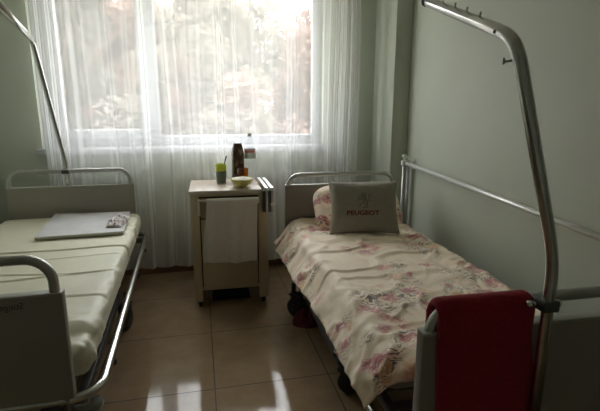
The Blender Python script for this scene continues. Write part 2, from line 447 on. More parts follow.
# window
win = bpy.data.objects.new('window_1', None); C.objects.link(win); struct(win); win.location = (0, 4.17, WZ0)
FY0, FY1 = 4.14, 4.21
def wp(b, name, m): 
    o = b.build(name, m); o.parent = win; o.matrix_parent_inverse = Matrix.Translation((0, -4.17, -WZ0)); return o
b = MB()
b.box((WX0, FY0, WZ0), (-1.20, FY1, WZ1), .004).box((1.10, FY0, WZ0), (WX1, FY1, WZ1), .004)
b.box((-1.20, FY0, WZ0), (1.10, FY1, 1.215), .004).box((-1.20, FY0, 2.65), (1.10, FY1, WZ1), .004)
b.box((-.425, FY0, 1.215), (-.345, FY1, 2.65), .004)
wp(b, 'window_frame', M_PVC)
def sash(x0, x1, z0, z1, ix0, ix1, iz0, iz1):
    b = MB()
    b.box((x0, FY0-.012, z0), (ix0, FY1-.01, z1), .005).box((ix1, FY0-.012, z0), (x1, FY1-.01, z1), .005)
    b.box((ix0, FY0-.012, z0), (ix1, FY1-.01, iz0), .005).box((ix0, FY0-.012, iz1), (ix1, FY1-.01, z1), .005)
    wp(b, 'sash', M_PVC)
    wp(MB().box((ix0-.005, 4.172, iz0-.005), (ix1+.005, 4.178, iz1+.005)), 'glass_pane', M_GLASS)
sash(-1.20, -.425, 1.215, 2.65, -1.085, -.475, 1.295, 2.58)
wp(MB().box((-.35, 4.172, 1.21), (1.105, 4.178, 2.655)), 'glass_pane', M_GLASS)
b = MB().box((-.345, FY0-.004, 1.215), (-.322, FY1-.01, 2.65), .004).box((1.05, FY0-.004, 1.215), (1.10, FY1-.01, 2.65), .004)
b.box((-.322, FY0-.004, 1.215), (1.05, FY1-.01, 1.238), .004)
wp(b, 'glazing_bead', M_PVC)
struct(MB().box((-1.29, 3.995, 1.095), (1.225, 4.15, 1.15), .006).build('window_sill', M_PVC))

# radiator under the window, behind the curtain
rd = thing('radiator', 'white ribbed radiator under the windowsill behind the sheer curtain', 'radiator', (0.45, 4.02, .12))
b = MB()
for i in range(15):
    x = -.48 + i*.0655
    b.box((x, -.05, 0), (x+.056, .015, .80), .012)
b.build('radiator_body', M_RADIATOR, rd)
b = MB().tube([(.50, -.02, .06), (.58, -.02, .06), (.58, -.02, -.12)], .011); b.build('supply_pipe', M_RADIATOR, rd)

# curtain on its rail: soft waves with irregular sharp pleats, gathered at both ends
_rc = random.Random(12)
PLEATS = []
_x = -1.19
while _x < 1.43:
    dense = _x > 1.10 or _x < -1.02
    PLEATS.append((_x, _rc.uniform(.016, .034)*(1 if _rc.random() < .5 else -1), _rc.uniform(.008, .012) if dense else _rc.uniform(.015, .030)))
    _x += _rc.uniform(.022, .040) if dense else _rc.choice((.035, .06, .10, .14, .17))*_rc.uniform(.8, 1.2)
def fold(x):
    y = .010*math.sin(x*14+1.3*math.sin(x*3.1)) + .004*math.sin(x*47+2.0)
    for px_, a, wd in PLEATS:
        d_ = (x-px_)/wd
        if abs(d_) < 3.2: y += a*math.exp(-d_*d_)
    return y
def curt(u, v):
    z = .10 + v*(2.70-.10)
    xs = -1.19 + u*2.615
    wob = .02*math.sin(z*2.0+xs*2)*(1-v)
    amp = .75 + .35*(1-v)
    return Vector((xs + wob*.5 + .006*math.sin(z*3+xs*11), 3.910 + fold(xs)*amp*.85 + .006*math.sin(z*2.4+xs*7), z))
cu = MB().grid(curt, 900, 20).build('sheer_curtain', M_SHEER)
tag(cu, 'white sheer floor-length curtain hanging across the window', 'curtain')
cr = MB().box((-1.35, 3.89, 2.70), (1.55, 3.94, 2.725), .004).build('curtain_rail', M_PVC)
tag(cr, 'white curtain rail high above the window', 'curtain rail')
for x in (-1.30, .08, 1.45): MB().box((x, 3.90, 2.725), (x+.03, 3.93, ZC)).build('rail_bracket', M_PVC, cr)

# metal rail along the right wall
rl = thing('wall_rail', 'long chrome rail running along the right wall above the floral bed', 'rail', (1.70, 3.47, 0))
A, B = Vector((0, 0, 1.027)), Vector((-.085, -2.9, .90))
B = Vector((-.075, -2.6, .925))
MB().tube([A, B], .0155, 14).build('horizontal_tube', M_ALU, rl)
MB().tube([(-.012, 0.0, .0), (-.012, 0.0, 1.03)], .015, 14).build('upright', M_STEEL, rl)
MB().tube([(.03, .005, .0), (.03, .005, 1.0)], .012, 12).build('upright', M_STEEL, rl)
MB().box((-.035, -.02, 1.005), (.02, .02, 1.05), .006).tube([(-.008, 0, 1.045), (-.008, 0, 1.09)], .012, 10).box((-.03, -.014, 1.075), (.012, .014, 1.10), .005).build('elbow_fitting', M_WHITEP, rl)
for t in (.95,):
    q = A.lerp(B, t); MB().tube([q, (.065, q.y, q.z)], .008, 8).build('wall_bracket', M_STEEL, rl)

# ------------------------------------------------------------------ hospital beds
BW_LEFT, BW_RIGHT, BL = 0.935, 0.888, 2.272
BW = BW_LEFT
def caster(root, x, y, r=.075, ang=0.0, name='caster'):
    o = MB()
    mt = Matrix.Translation((x, y, 0)) @ Matrix.Rotation(ang, 4, 'Z')
    def cv(b, lo, hi, bev=.004): b.box(lo, hi, bev, mtx=mt)
    cv(o, (-.030, -.045, r), (-.024, .03, 2*r+.02)); cv(o, (.024, -.045, r), (.030, .03, 2*r+.02)); cv(o, (-.03, -.045, 2*r+.012), (.03, .045, 2*r+.03))
    o.tube([mt @ Vector((0, .02, 2*r+.02)), mt @ Vector((0, .02, .26))], .016, 10)
    fk = o.build(name, M_BLACKP, root)
    wm = mt @ Matrix.Translation((0, -.012, r)) @ Matrix.Rotation(PI/2, 4, 'Y')
    MB().lathe([(.0, -.020), (r*.86, -.020), (r, -.010), (r, .010), (r*.86, .020), (0, .020)], n=28, mtx=wm).build('tyre', M_RUBBER, fk)
    MB().lathe([(.0, -.024), (r*.5, -.024), (r*.55, -.019), (r*.55, .019), (r*.5, .024), (0, .024)], n=20, mtx=wm).build('hub', M_BLACKP, fk)
    return fk

def bed(label, loc, rz, ptop, ttop, panel, caster_y, rail_z=.452, rail_o=.078, foot_dz=0.0):
    ptop0, ttop0 = ptop, ttop
    t = thing('hospital_bed', label, 'bed', loc, rz)
    for nm, y in (('headboard', 0.0), ('footboard', -BL)):
        ptop, ttop = (ptop0, ttop0) if y == 0 else (ptop0+foot_dz, ttop0+foot_dz*1.25)
        pn = MB().box((0, y-.0195, .468), (BW, y+.0195, ptop), .004).build(nm, panel, t)
        MB().box((0.001, y-.0205, ptop-.006), (BW-.001, y+.0205, ptop+.003), .002).build('edge_band', M_EDGE, pn)
        R, x0, x1 = .085, .027, BW-.027
        pts = [(x0, y, .40), (x0, y, ttop-R)] + arc((x0+R, y, ttop-R), R, PI, PI/2, 8)[1:] + arc((x1-R, y, ttop-R), R, PI/2, 0, 8) + [(x1, y, .40)]
        MB().tube(pts, .017, 14).build('%s_tube' % nm, M_STEEL, t)
    # rail loop round the bed
    o, R, z = rail_o, .11, rail_z
    x0, x1, y0, y1 = -o, BW+o, -BL+.0, -.05
    loop = []
    for cx, cy, a in ((x1-R, y1-R, 0), (x0+R, y1-R, PI/2), (x0+R, y0+R, PI), (x1-R, y0+R, 1.5*PI)):
        loop += arc((cx, cy, z), R, a, a+PI/2, 7, (1, 0, 0), (0, 1, 0))
    MB().tube(loop, .0175, 14, closed=True).build('side_rail', M_CHROME, t)
    for sx in (x0, x1):
        s = 1 if sx > 0 else -1
        for yy in (-.35, -.9, -1.45, -1.95):
            MB().tube([(sx, yy, z-.01), (sx+s*.0, yy, z-.045)], .008, 8).lathe([(0, -.07), (.012, -.066), (.014, -.05), (.009, -.042), (0, -.042)], (sx, yy, z), 10).build('hook_peg', M_RUBBER, t)
    # corner bumpers under the foot and head rail
    for y in (y0+.01, y1):
        MB().tube(fillet([(x0+.02, y+.05*(1 if y < -1 else -1), z-.06), (x0+.03, y, z-.06), (x1-.03, y, z-.06), (x1-.02, y+.05*(1 if y < -1 else -1), z-.06)], .05), .024, 12).build('bumper_bar', M_BUMPER, t)
    for x in (.04, BW-.04):
        MB().tube([(x, -BL+.035, z-.02), (x, -BL+.035, z+.035)], .02, 10).build('corner_knob', M_RUBBER, t)
    # mattress platform
    b = MB().box((.02, -BL+.08, .455), (.05, -.08, .49), .004).box((BW-.05, -BL+.08, .455), (BW-.02, -.08, .49), .004)
    for k in range(18):
        yy = -.12 - k*.118
        b.box((.05, yy-.05, .47), (BW-.05, yy, .485), .003)
    b.box((.05, -BL+.06, .44), (BW-.05, -BL+.09, .49), .004).box((.05, -.09, .44), (BW-.05, -.06, .49), .004)
    b.build('mattress_platform', M_DARK, t)
    for y in (-.03, -BL+.03):
        for x in (.06, BW-.12): MB().box((x, y-.03, .41), (x+.06, y+.03, .46), .004).build('panel_bracket', M_DARK, t)
    # chassis on casters
    c0, c1 = caster_y
    b = MB()
    for x in (.07, BW-.07): b.box((x-.02, c1-.06, .20), (x+.02, c0+.06, .25), .005)
    for y in (c0, c1): b.box((.05, y-.02, .21), (BW-.05, y+.02, .25), .005)
    b.build('chassis', M_DARK, t)
    b = MB()
    ym = (c0+c1)/2
    for x in (.2, BW-.2):
        b.tube([(x, c0-.08, .23), (x, ym, .46)], .018, 10).tube([(x, c1+.08, .23), (x, ym-.15, .46)], .018, 10)
    b.tube([(BW/2, c1+.05, .24), (BW/2, ym, .44)], .028, 12)
    b.build('lift_arm', M_DARK, t)
    for x, a in ((.02, 1.05), (BW-.02, -.35)):
        caster(t, x, c0, r=.08, ang=a); caster(t, x+(.10 if x < .4 else -.10), c1, r=.06, ang=a)
    return t

def leaning_pole(root, pts, r, name='lifting_pole'):
    return MB().tube(fillet(pts, .065, 8), r, 14).build(name, M_CHROME, root)

TL = 0.0285
c, s = math.cos(TL), math.sin(TL)
hx, hy = -.6062*.95 + .036, 4.0403*.95
Lloc = (hx - BW*c, hy - BW*s, 0)
bedL = bed('grey hospital bed with bare cream mattress at the left', Lloc, TL, .868, .990, M_PANEL, (-.85, -1.92))
TR = -0.0273
BW = BW_RIGHT
Rloc = (.6392*.95+.014, 3.4438*.95, 0)
bedR = bed('grey hospital bed made up with floral sheet along the right wall', Rloc, TR, .909, .984, M_PANEL2, (-.36, -1.27), .40, -.005, -.016)

def to_local(root, p):
    return (Matrix.Translation(root.location) @ Matrix.Rotation(root.rotation_euler.z, 4, 'Z')).inverted() @ Vector(p)

# lifting poles, part of each bed
lp = [to_local(bedL, p) for p in [(-1.04, 3.853, .60), (-1.04, 3.853, 1.06), (-1.168, 3.83, 1.968), (-.82, 2.26, 1.932)]]
pl = leaning_pole(bedL, lp, .0185)
q = lp[0]
MB().tube([(q.x-.035, q.y, .985), (q.x+.045, q.y, .985)], .012, 10).box((q.x-.026, q.y-.06, .97), (q.x+.026, q.y+.022, 1.0), .005).build('pole_clamp', M_DARK, bedL)
MB().lathe([(0, 0), (.022, 0), (.022, .03), (0, .03)], n=14, mtx=Matrix.Translation(lp[3]) @ (lp[3]-lp[2]).to_track_quat('Z', 'Y').to_matrix().to_4x4()).build('end_cap', M_RUBBER, pl)

rp_ = [to_local(bedR, p) for p in [(.897, .938, .50), (.897, .938, 1.092), (.718, .938, 1.640), (.772, 1.475, 1.832)]]
pr = leaning_pole(bedR, rp_, .0158)
q = rp_[0]
zc = .965
MB().box((q.x-.024, q.y-.018, zc-.016), (q.x+.024, q.y+.045, zc+.016), .005).build('pole_clamp', M_DARK, bedR)
MB().tube([(q.x-.020, q.y+.012, zc), (q.x-.040, q.y+.012, zc+.002)], .006, 10).lathe([(0, -.008), (.010, -.008), (.012, 0), (.008, .008), (0, .009)], (q.x-.046, q.y+.012, zc+.003), 12).build('clamp_screw', M_CHROME, bedR)
MB().tube([(q.x+.020, q.y+.012, zc), (q.x+.036, q.y+.012, zc-.001)], .006, 10).lathe([(0, -.008), (.009, -.008), (.011, 0), (.008, .008), (0, .009)], (q.x+.041, q.y+.012, zc-.002), 12).build('clamp_screw', M_CHROME, bedR)
d = (rp_[3]-rp_[2]).normalized()
MB().lathe([(0, 0), (.0175, 0), (.0175, .012), (0, .012)], n=14, mtx=Matrix.Translation(rp_[3]) @ d.to_track_quat('Z', 'Y').to_matrix().to_4x4()).build('end_cap', M_RUBBER, pr)
upv = (Vector((0, 0, 1)) - d*d.z).normalized()
for f_ in (.34, .48, .62, .78):
    a = rp_[2].lerp(rp_[3], f_) + upv*.013
    MB().tube([a, a+upv*.013], .003, 8).build('strap_peg', M_STEEL, pr)
a = rp_[2].lerp(rp_[3], .13); side = Vector((-1, 0, 0))
MB().tube([a+side*.012-upv*.002, a+side*.0168-upv*.002], .005, 10).build('bolt', M_RUBBER, pr)
a = rp_[2] + Vector((-.006, 0, -.050))
MB().tube([a, a+Vector((-.020, 0, -.003))], .003, 8).box(tuple(a+Vector((-.025, -.003, -.009))), tuple(a+Vector((-.019, .003, .006))), .0015).build('wing_screw', M_STEEL, pr)

# lettering on the foot panels
def text_bm(txt, size, bold=0.0, extr=0.0, sub=0):
    cv = bpy.data.curves.new('txt', 'FONT'); cv.body = txt; cv.size = size; cv.align_x = 'CENTER'; cv.align_y = 'CENTER'; cv.offset = bold
    cv.fill_mode = 'FRONT'; cv.resolution_u = 3
    ob = bpy.data.objects.new('txt', cv); C.objects.link(ob)
    dg = bpy.context.evaluated_depsgraph_get(); dg.update()
    me = bpy.data.meshes.new_from_object(ob.evaluated_get(dg))
    bpy.data.objects.remove(ob); bpy.data.curves.remove(cv)
    t = bmesh.new(); t.from_mesh(me); bpy.data.meshes.remove(me)
    bmesh.ops.triangulate(t, faces=t.faces)
    if sub: bmesh.ops.subdivide_edges(t, edges=t.edges, cuts=sub, use_grid_fill=True)
    return t
BW = BW_LEFT
fpL = [o for o in bedL.children if o.name.startswith('footboard') and 'tube' not in o.name][0]
t = text_bm('Stiegelmeyer', .030)
for v in t.verts: v.co = Vector((BW-.122-(v.co.x+.075), -BL-.0205, .836+v.co.y*1.1))
b = MB(); b._add(t); lt = b.build('lettering', M_LOGO, fpL)

# ------------------------------------------------------------------ left mattress, board, packet
mw0, mw1, my0, my1, mz0, mz1 = -.03, BW+.042, -BL+.055, -.03, .4905, .632
def mattress_bm():
    def sec(u, v):
        # u round the cross-section, v along the length; ends are pulled round
        pass
    b = MB(); t = bmesh.new()
    bmesh.ops.create_cube(t, size=1.0)
    for v in t.verts: v.co = Vector((mw0+(v.co.x+.5)*(mw1-mw0), my0+(v.co.y+.5)*(my1-my0), mz0+(v.co.z+.5)*(mz1-mz0)))
    bmesh.ops.subdivide_edges(t, edges=[e for e in t.edges if abs(e.verts[0].co.y-e.verts[1].co.y) > 1], cuts=300)
    bmesh.ops.subdivide_edges(t, edges=[e for e in t.edges if abs(e.verts[0].co.x-e.verts[1].co.x) > .5], cuts=64)
    bmesh.ops.subdivide_edges(t, edges=[e for e in t.edges if abs(e.verts[0].co.z-e.verts[1].co.z) > .1], cuts=9)
    r = .045
    lo = Vector((mw0+r, my0+r, mz0+r)); hi = Vector((mw1-r, my1-r, mz1-r))
    for v in t.verts:
        p = v.co.copy()
        q = Vector([max(lo[i], min(hi[i], p[i])) for i in range(3)])
        dlt = p-q
        n = dlt.normalized() if dlt.length > 1e-6 else Vector((0, 0, 1))
        p = q + n*r
        # creases in the slack cover
        k = 0.0
        if p.z > mz0+.03:
            x, y = p.x, p.y
            edge = sstep(.55, .90, x)
            k += -.009*edge*max(0, math.sin(60*(y+.20*x)+2*fbm((x, y, 0), 5)))**3*sstep(-1.05, -.4, y)
            for cy, sl, am, wd, x0, x1 in ((-.98, .02, .010, 0.0060, -1, 2), (-1.38, -.14, .006, 0.0072, .0, .75), (-1.47, .10, .006, 0.0078, .1, .95), (-1.72, -.05, .005, 0.0084, .3, 1.0), (-1.15, .06, .004, 0.0060, .5, 1.0)):
                dd = y-cy-sl*(x-.45)-.012*fbm((x*3, cy*9, 0))
                m_ = sstep(x0-.08, x0+.08, x)*(1-sstep(x1-.08, x1+.08, x))
                k += 1.15*m_*(-am*math.exp(-(dd/wd)**2) + .5*am*math.exp(-((dd-2.2*wd)/(1.6*wd))**2))
            # rumpled cover at the foot corner
            rum = sstep(-1.80, -2.12, y)*sstep(.45, .85, x)
            k += rum*.032*fbm((x*6, y*14, p.z*10), 1.0)
            k += .004*fbm((x*4, y*4, p.z*4))
            if x > mw1-.03: k += .010*fbm((0, y*11, p.z*26)) + .006*abs(fbm((3, y*22, p.z*12)))
        p = p + n*k
        if p.z < mz0: p.z = mz0
        v.co = p
    return b._add(t, None, True)
mt = mattress_bm().build('mattress', M_VINYL)
mt.location = bedL.location; mt.rotation_euler = bedL.rotation_euler
tag(mt, 'bare cream vinyl mattress lying on the left bed', 'mattress')

bd = thing('flat_board', 'thin pale grey rectangular board lying on the cream mattress', 'board', (-.842, 3.42, .641), 0.0)
P4 = [(-1.085, 3.08), (-.545, 3.115), (-.588, 3.73), (-1.155, 3.775)]
b = MB(); t = bmesh.new()
def slab(t, z0, z1, shrink=0.0):
    cxy = Vector((sum(p[0] for p in P4)/4, sum(p[1] for p in P4)/4))
    vs = []
    for z in (z0, z1):
        for p in P4:
            q = Vector(p); q = q + (cxy-q)*shrink
            vs.append(t.verts.new((q.x+.86, q.y-3.42, z)))
    t.faces.new(vs[3::-1]); t.faces.new(vs[4:])
    for i in range(4): t.faces.new((vs[i], vs[(i+1) % 4], vs[4+(i+1) % 4], vs[4+i]))
slab(t, 0, .016); bmesh.ops.bevel(t, geom=list(t.edges), offset=.002, segments=1, affect='EDGES')
b._add(t); b.build('board_core', M_BOARDEDGE, bd)
t = bmesh.new(); slab(t, .016, .0185, .004); b = MB(); b._add(t); b.build('top_sheet', M_BOARD, bd)

pk = MB()
def pkf(u, v):
    x, y = (u-.5), (v-.5)
    e = (1-(2*x)**4)*(1-(2*y)**4)
    h = .006 + .045*max(0, e)**.6*(.75+.5*fbm((x*6, y*6, 2))+.35*fbm((x*15, y*15, 5)))
    return Vector((x*.105+.008*fbm((y*5, 1, 0)), y*.26+.006*fbm((x*5, 4, 0)), h))
pk.grid(pkf, 36, 50)
pk.grid(lambda u, v: Vector((pkf(u, v).x, pkf(u, v).y, .0)), 36, 50)
o = pk.build('plastic_packet', M_PACKET); o.location = (-.598, 3.355, .6605); o.rotation_euler = (0, 0, -.12)
tag(o, 'crumpled clear packet with pinkish contents lying on the pale board', 'packet')

# ------------------------------------------------------------------ right bed: mattress, bedspread, pillows
BW = BW_RIGHT
rm = MB().box((.018, -BL+.275, .4905), (BW-.018, -.035, .622), .065, 4).build('mattress', M_LIGHTMETAL)
rm.location = bedR.location; rm.rotation_euler = bedR.rotation_euler
tag(rm, 'grey mattress showing beneath the floral bedspread on the right bed', 'mattress')

bs_x0, bs_x1, bs_y0, bs_y1, ZT = .008, BW-.008, -BL+.26, -.03, .640
RR = .07
def spread(u, v):
    # flat cloth coordinates
    ov = .122 + .050*sstep(.25, .85, v)
    X = -ov + u*(1.0+ov)
    Y = -BL+.215 + v*(BL-.255)
    lo = (bs_x0+RR, bs_y0+RR); hi = (bs_x1-RR, bs_y1+.3)
    cx = max(lo[0], min(hi[0], X)); cy = max(lo[1], min(hi[1], Y))
    dx, dy = X-cx, Y-cy
    e = math.hypot(dx, dy)
    z = ZT; px, py = cx, cy
    nx, ny, nz = 0, 0, 1
    if e > 1e-6:
        ux, uy = dx/e, dy/e
        amax = .95 if X < lo[0] else 1.25
        if e < RR*amax:
            a = e/RR; h = RR*math.sin(a); dz = RR*(1-math.cos(a))
        else:
            a = amax; rest = e-RR*amax
            h = RR*math.sin(a)+rest*math.cos(a); dz = RR*(1-math.cos(a))+rest*math.sin(a)
        px += ux*h; py += uy*h; z -= dz
        nx, ny, nz = ux*math.sin(a), uy*math.sin(a), math.cos(a)
    # wrinkles
    fx, fy = X, Y
    top = 1-sstep(.02, .14, e)
    def ridge(v): return 1-abs(v)*2.2
    k = .006*fbm((fx*3, fy*3, 0))
    g1 = ridge(fbm((fx*3.2+fy*2.2, fy*7.5-fx*2.5, 1.7)))
    k += .017*max(0, g1-.50)*2*(.35+.65*sstep(-1.9, -.5, fy))
    g2 = ridge(fbm((fx*7-fy*3, fy*3+fx*4, 6.2)))
    k += .014*max(0, g2-.55)*2*sstep(.35, .8, fx)
    g3 = ridge(fbm((fx*2.0+fy*4.5, fx*9-fy*3.0, 9.1)))
    k += .016*max(0, g3-.58)*2*sstep(-1.1, -1.9, fy)
    # long sweeping fold that leaves the pillow end and runs down the left side
    cpx = .02+.30*((fy+.7)/-1.3)**2 if fy < -.7 else .02
    k += .008*math.exp(-((fx-cpx)/.028)**2)*sstep(-.35, -.8, fy)*(1-sstep(-1.5, -1.9, fy)*0.5)
    # tucks pulled over the foot corner
    for sl, am in ((.25, .012), (.62, .012), (-.15, .009)):
        dd = (fy+BL-.25) - sl*(fx-.10)
        k += am*math.exp(-(dd/.022)**2)*sstep(-.05, .1, fx)*(1-sstep(.35, .6, fx))
    k = max(k, -.003)
    hang = sstep(.05, .18, e)
    k += hang*(.009*math.sin(fy*13+1.2*math.sin(fy*5)) + .005*math.sin(fy*29+2)+.004)
    if X > bs_x1-RR and e > .02: k = min(k, .012)
    return Vector((px+nx*k, py+ny*k, max(z+nz*k, .30)))
bs = MB().grid(spread, 130, 240, uvfn=lambda u, v: (u*1.17, v*(BL-.255))).build('bedspread', M_FLORAL)
bs.location = bedR.location; bs.rotation_euler = bedR.rotation_euler
solid(bs, .004, 1.0)
tag(bs, 'cream bedspread with red and pink flowers draped over the right bed', 'bedspread')

def pillow_fn(W, H, T, sgn, seed, pinch=.05, rnd=0.0):
    def f(u, v):
        x, y = 2*u-1, 2*v-1
        e = max(0, (1-x**4)*(1-y**4))
        sh = 1-pinch*(1-x*x)*0 - pinch*(y*y)*(1-x*x)
        sv = 1-pinch*(x*x)*(1-y*y)
        px = x*W/2*(1-pinch*(1-y*y)*1.0*abs(x)**3)
        py = y*H/2*(1-pinch*(1-x*x)*1.0*abs(y)**3)
        px *= 1-rnd*y**4; py *= 1-rnd*x**4
        h = T/2*e**.55
        n = .017*fbm((px*6, py*6, seed))+.008*fbm((px*14, py*14, seed+3))
        n += .006*max(0, 1-abs(fbm((px*5+py*8, py*5-px*7, seed+8)))*5)*(abs(x)**2+abs(y)**2)*.6
        return Vector((px, py, sgn*(h+n*min(1, e*3))))
    return f
def pillow(name, m, W, H, T, seed, pinch, uvoff=None, rnd=0.0):
    b = MB()
    for sgn in (1, -1):
        b.grid(pillow_fn(W, H, T, sgn, seed if sgn > 0 else seed+20, pinch, rnd), 44, 36, uvfn=lambda u, v: ((u*W+(uvoff or 0)), v*H))
    return b.build(name, m, None, weld=True)

fp = pillow('pillow', M_FLORAL, .67, .42, .21, 3.0, .02, 2.37, .16)
fp.location = (1.125, 3.04, .752); fp.rotation_euler = (math.radians(46), 0, TR)
tag(fp, 'floral pillow leaning at the headboard behind the grey cushion', 'pillow')

CW, CH, CT = .478, .365, .13
cu2 = thing('cushion', 'grey square cushion with red lettering standing on the floral bed', 'cushion', (0, 0, 0))
body = pillow('cushion_cover', M_CUSHION, CW, CH, CT, 11.0, .07); body.parent = cu2
cf = pillow_fn(CW, CH, CT, 1, 11.0, .07)
def on_cushion(x, y, off=.0022):
    return cf(x/CW+.5, y/CH+.5) + Vector((0, 0, off))
t = text_bm('PEUGEOT', .040, .0012, sub=2)
for v in t.verts: v.co = on_cushion(v.co.x*1.26-.018, v.co.y*1.05-.046)
b = MB(); b._add(t); b.build('lettering', M_REDINK, body)
# outlined heraldic beast above the lettering
def stroke(t, pts, wd):
    pts = [Vector((p[0], p[1])) for p in pts]
    fine = []
    for a, c_ in zip(pts, pts[1:]):
        n = max(2, int((c_-a).length/.004))
        for i in range(n): fine.append(a.lerp(c_, i/n))
    fine.append(pts[-1])
    L_ = []; 
    for i, p in enumerate(fine):
        d_ = (fine[min(i+1, len(fine)-1)]-fine[max(i-1, 0)]).normalized(); n_ = Vector((-d_.y, d_.x))*wd/2
        A_, B_ = p+n_, p-n_
        L_.append((t.verts.new(on_cushion(A_.x, A_.y)), t.verts.new(on_cushion(B_.x, B_.y))))
    for (a, b_), (c_, d_) in zip(L_, L_[1:]): t.faces.new((a, b_, d_, c_))
t = bmesh.new(); ex, ey, sc_ = -.010, .040, .054
for pts in [[(-.35, .75), (-.05, .95), (.2, .85), (.3, .6), (.15, .35)], [(-.35, .75), (-.45, .55), (-.25, .5), (-.15, .35)],
            [(-.15, .35), (-.55, .35), (-.8, .55), (-.95, .4)], [(-.15, .1), (-.5, .05), (-.75, .2), (-.9, .0)],
            [(.15, .35), (.4, .0), (.45, -.35), (.25, -.6)], [(-.15, .35), (-.1, -.1), (.0, -.4)],
            [(.0, -.4), (-.45, -.4), (-.6, -.75), (-.85, -.75)], [(.25, -.6), (.1, -.9), (-.2, -.95)], [(.45, -.35), (.55, -.7), (.5, -.95), (.25, -.98)],
            [(.45, -.2), (.75, .0), (.7, .45), (.95, .7), (.7, .8)], [(.05, .7), (.0, .3), (.2, -.1)], [(.0, .55), (-.2, .7)], [(.25, .1), (.05, -.25)]]:
    stroke(t, [(ex+p[0]*sc_*.85, ey+p[1]*sc_) for p in pts], .0042)
b = MB(); b._add(t); b.build('lion_emblem', M_DARKINK, body)
cu2.location = (1.075, 2.785, .820); cu2.rotation_euler = (math.radians(68), 0, math.radians(-10))

# ------------------------------------------------------------------ red towel on the right footboard
rtw = thing('red_towel', 'thick dark red towel hung over the foot end of the right bed', 'towel', bedR.location, TR)
def rtowel(u, v):
    x = -.055 + u*.0
    L0, L1 = .80, .30
    s_ = v*(L0+L1+PI*.027)-L0     # <0 front, after arc back
    xl = .036 + .012*sstep(0, -.40, s_)
    ww = .284 + .072*sstep(-.05, -.42, s_) - .012*sstep(0, -.40, s_)
    x = xl + u*ww
    r = .027; y0 = -BL; z0 = .964-.010
    droop = .012*math.sin(u*PI)**.5 if 0 < u < 1 else 0
    if s_ < 0:
        y = y0-r - .004*math.sin(u*9+1)*min(1, -s_*4) - .010*fbm((u*3, s_*2, 4))*min(1, -s_*5); z = z0+s_
    elif s_ < PI*r:
        a = s_/r; y = y0 - r*math.cos(a); z = z0 + r*math.sin(a)
    else:
        y = y0+r+.010+.004*fbm((u*3, s_*4, 1)); z = z0-(s_-PI*r)
    # rounded edge of the folded towel
    er = min(u, 1-u)
    z -= .014*max(0, 1-er/.05)**2 if s_ > -.06 and s_ < PI*r+.05 else 0
    return Vector((x, y, z))
o = MB().grid(rtowel, 40, 110).build('terry_fold', M_RTOWEL, rtw); solid(o, .014, 0)
o.modifiers.new('soft', 'BEVEL').width = .005

# ------------------------------------------------------------------ bedside cabinet
CX, CY = -.078, 3.19
cab = thing('bedside_cabinet', 'beige bedside cabinet on casters standing under the window', 'cabinet', (CX, CY, 0), -.02)
W_, D_, H_ = .552, .50, .905
WT = .512
MB().box((-.01, -.012, H_-.022), (WT, D_, H_), .005).build('worktop', M_CABTOP, cab)
MB().box((-.008, -.014, H_-.024), (WT-.002, -.010, H_-.002), .0015).build('edge_strip', M_CABLIGHT, cab)
b = MB()
b.box((0, 0, .06), (.058, .03, H_-.022), .003).box((W_-.07, 0, .06), (W_, .03, H_-.022), .003)   # front stiles
b.box((0, .03, .06), (.018, D_-.01, H_-.022), .002).box((W_-.018, .03, .06), (W_, D_-.01, H_-.022), .002)
b.box((.018, D_-.03, .14), (W_-.018, D_-.01, H_-.022), .002)
b.box((.058, .004, H_-.046), (W_-.07, .03, H_-.022), .002)
b.box((.018, .02, .14), (W_-.018, D_-.03, .165), .002)
b.build('carcass', M_CAB, cab)
MB().box((.058, .024, .165), (W_-.07, .045, H_-.046)).build('recess', M_CABGAP, cab)
dr = MB().box((.066, .006, H_-.205), (W_-.078, .024, H_-.060), .003).build('drawer', M_CAB, cab)
do = MB().box((.066, .006, .170), (W_-.078, .024, H_-.215), .003).build('cabinet_door', M_CAB, cab)
ra = MB().tube([(.05, -.045, .838), (W_-.075, -.045, .838)], .008, 10).build('towel_bar', M_WHITEP, cab)
MB().box((.050, -.055, .735), (.066, .001, .848), .004).build('bar_bracket', M_WHITEP, ra)
MB().box((W_-.085, -.055, .81), (W_-.069, .001, .848), .004).build('bar_bracket', M_WHITEP, ra)
for x in (.035, W_-.035):
    for y in (.045, D_-.05):
        k = MB().box((x-.018, y-.018, .05), (x+.018, y+.018, .07), .003).box((x-.016, y-.004, .02), (x-.012, y+.018, .055)).box((x+.012, y-.004, .02), (x+.016, y+.018, .055)).build('caster', M_DARK, cab)
        MB().lathe([(0, -.011), (.024, -.011), (.028, -.006), (.028, .006), (.024, .011), (0, .011)], n=18, mtx=Matrix.Translation((x, y+.008, .028)) @ Matrix.Rotation(PI/2, 4, 'Y')).build('tyre', M_RUBBER, k)
# folded side flap: two bright metal tracks with a dark slot, end plates and knob
sd = MB().box((WT+.018, -.035, H_-.012), (WT+.042, D_-.03, H_+.012), .003).box((WT+.056, -.035, H_-.012), (WT+.084, D_-.03, H_+.012), .003).build('side_track', M_ALU, cab)
MB().box((WT+.002, -.028, H_-.17), (WT+.082, -.002, H_-.010), .003).box((W_+.002, -.002, H_-.17), (WT+.082, D_-.04, H_-.010), .003).build('folded_flap', M_DARK, sd)
MB().box((WT+.022, -.040, H_-.165), (WT+.038, -.028, H_-.014), .002).box((WT+.062, -.040, H_-.165), (WT+.080, -.028, H_-.014), .002).build('end_plate', M_STEEL, sd)
MB().lathe([(0, 0), (.014, 0), (.016, .006), (.014, .02), (0, .022)], n=14, mtx=Matrix.Translation((WT+.072, -.040, H_-.11)) @ Matrix.Rotation(PI/2, 4, 'X')).build('lock_knob', M_WHITEP, sd)

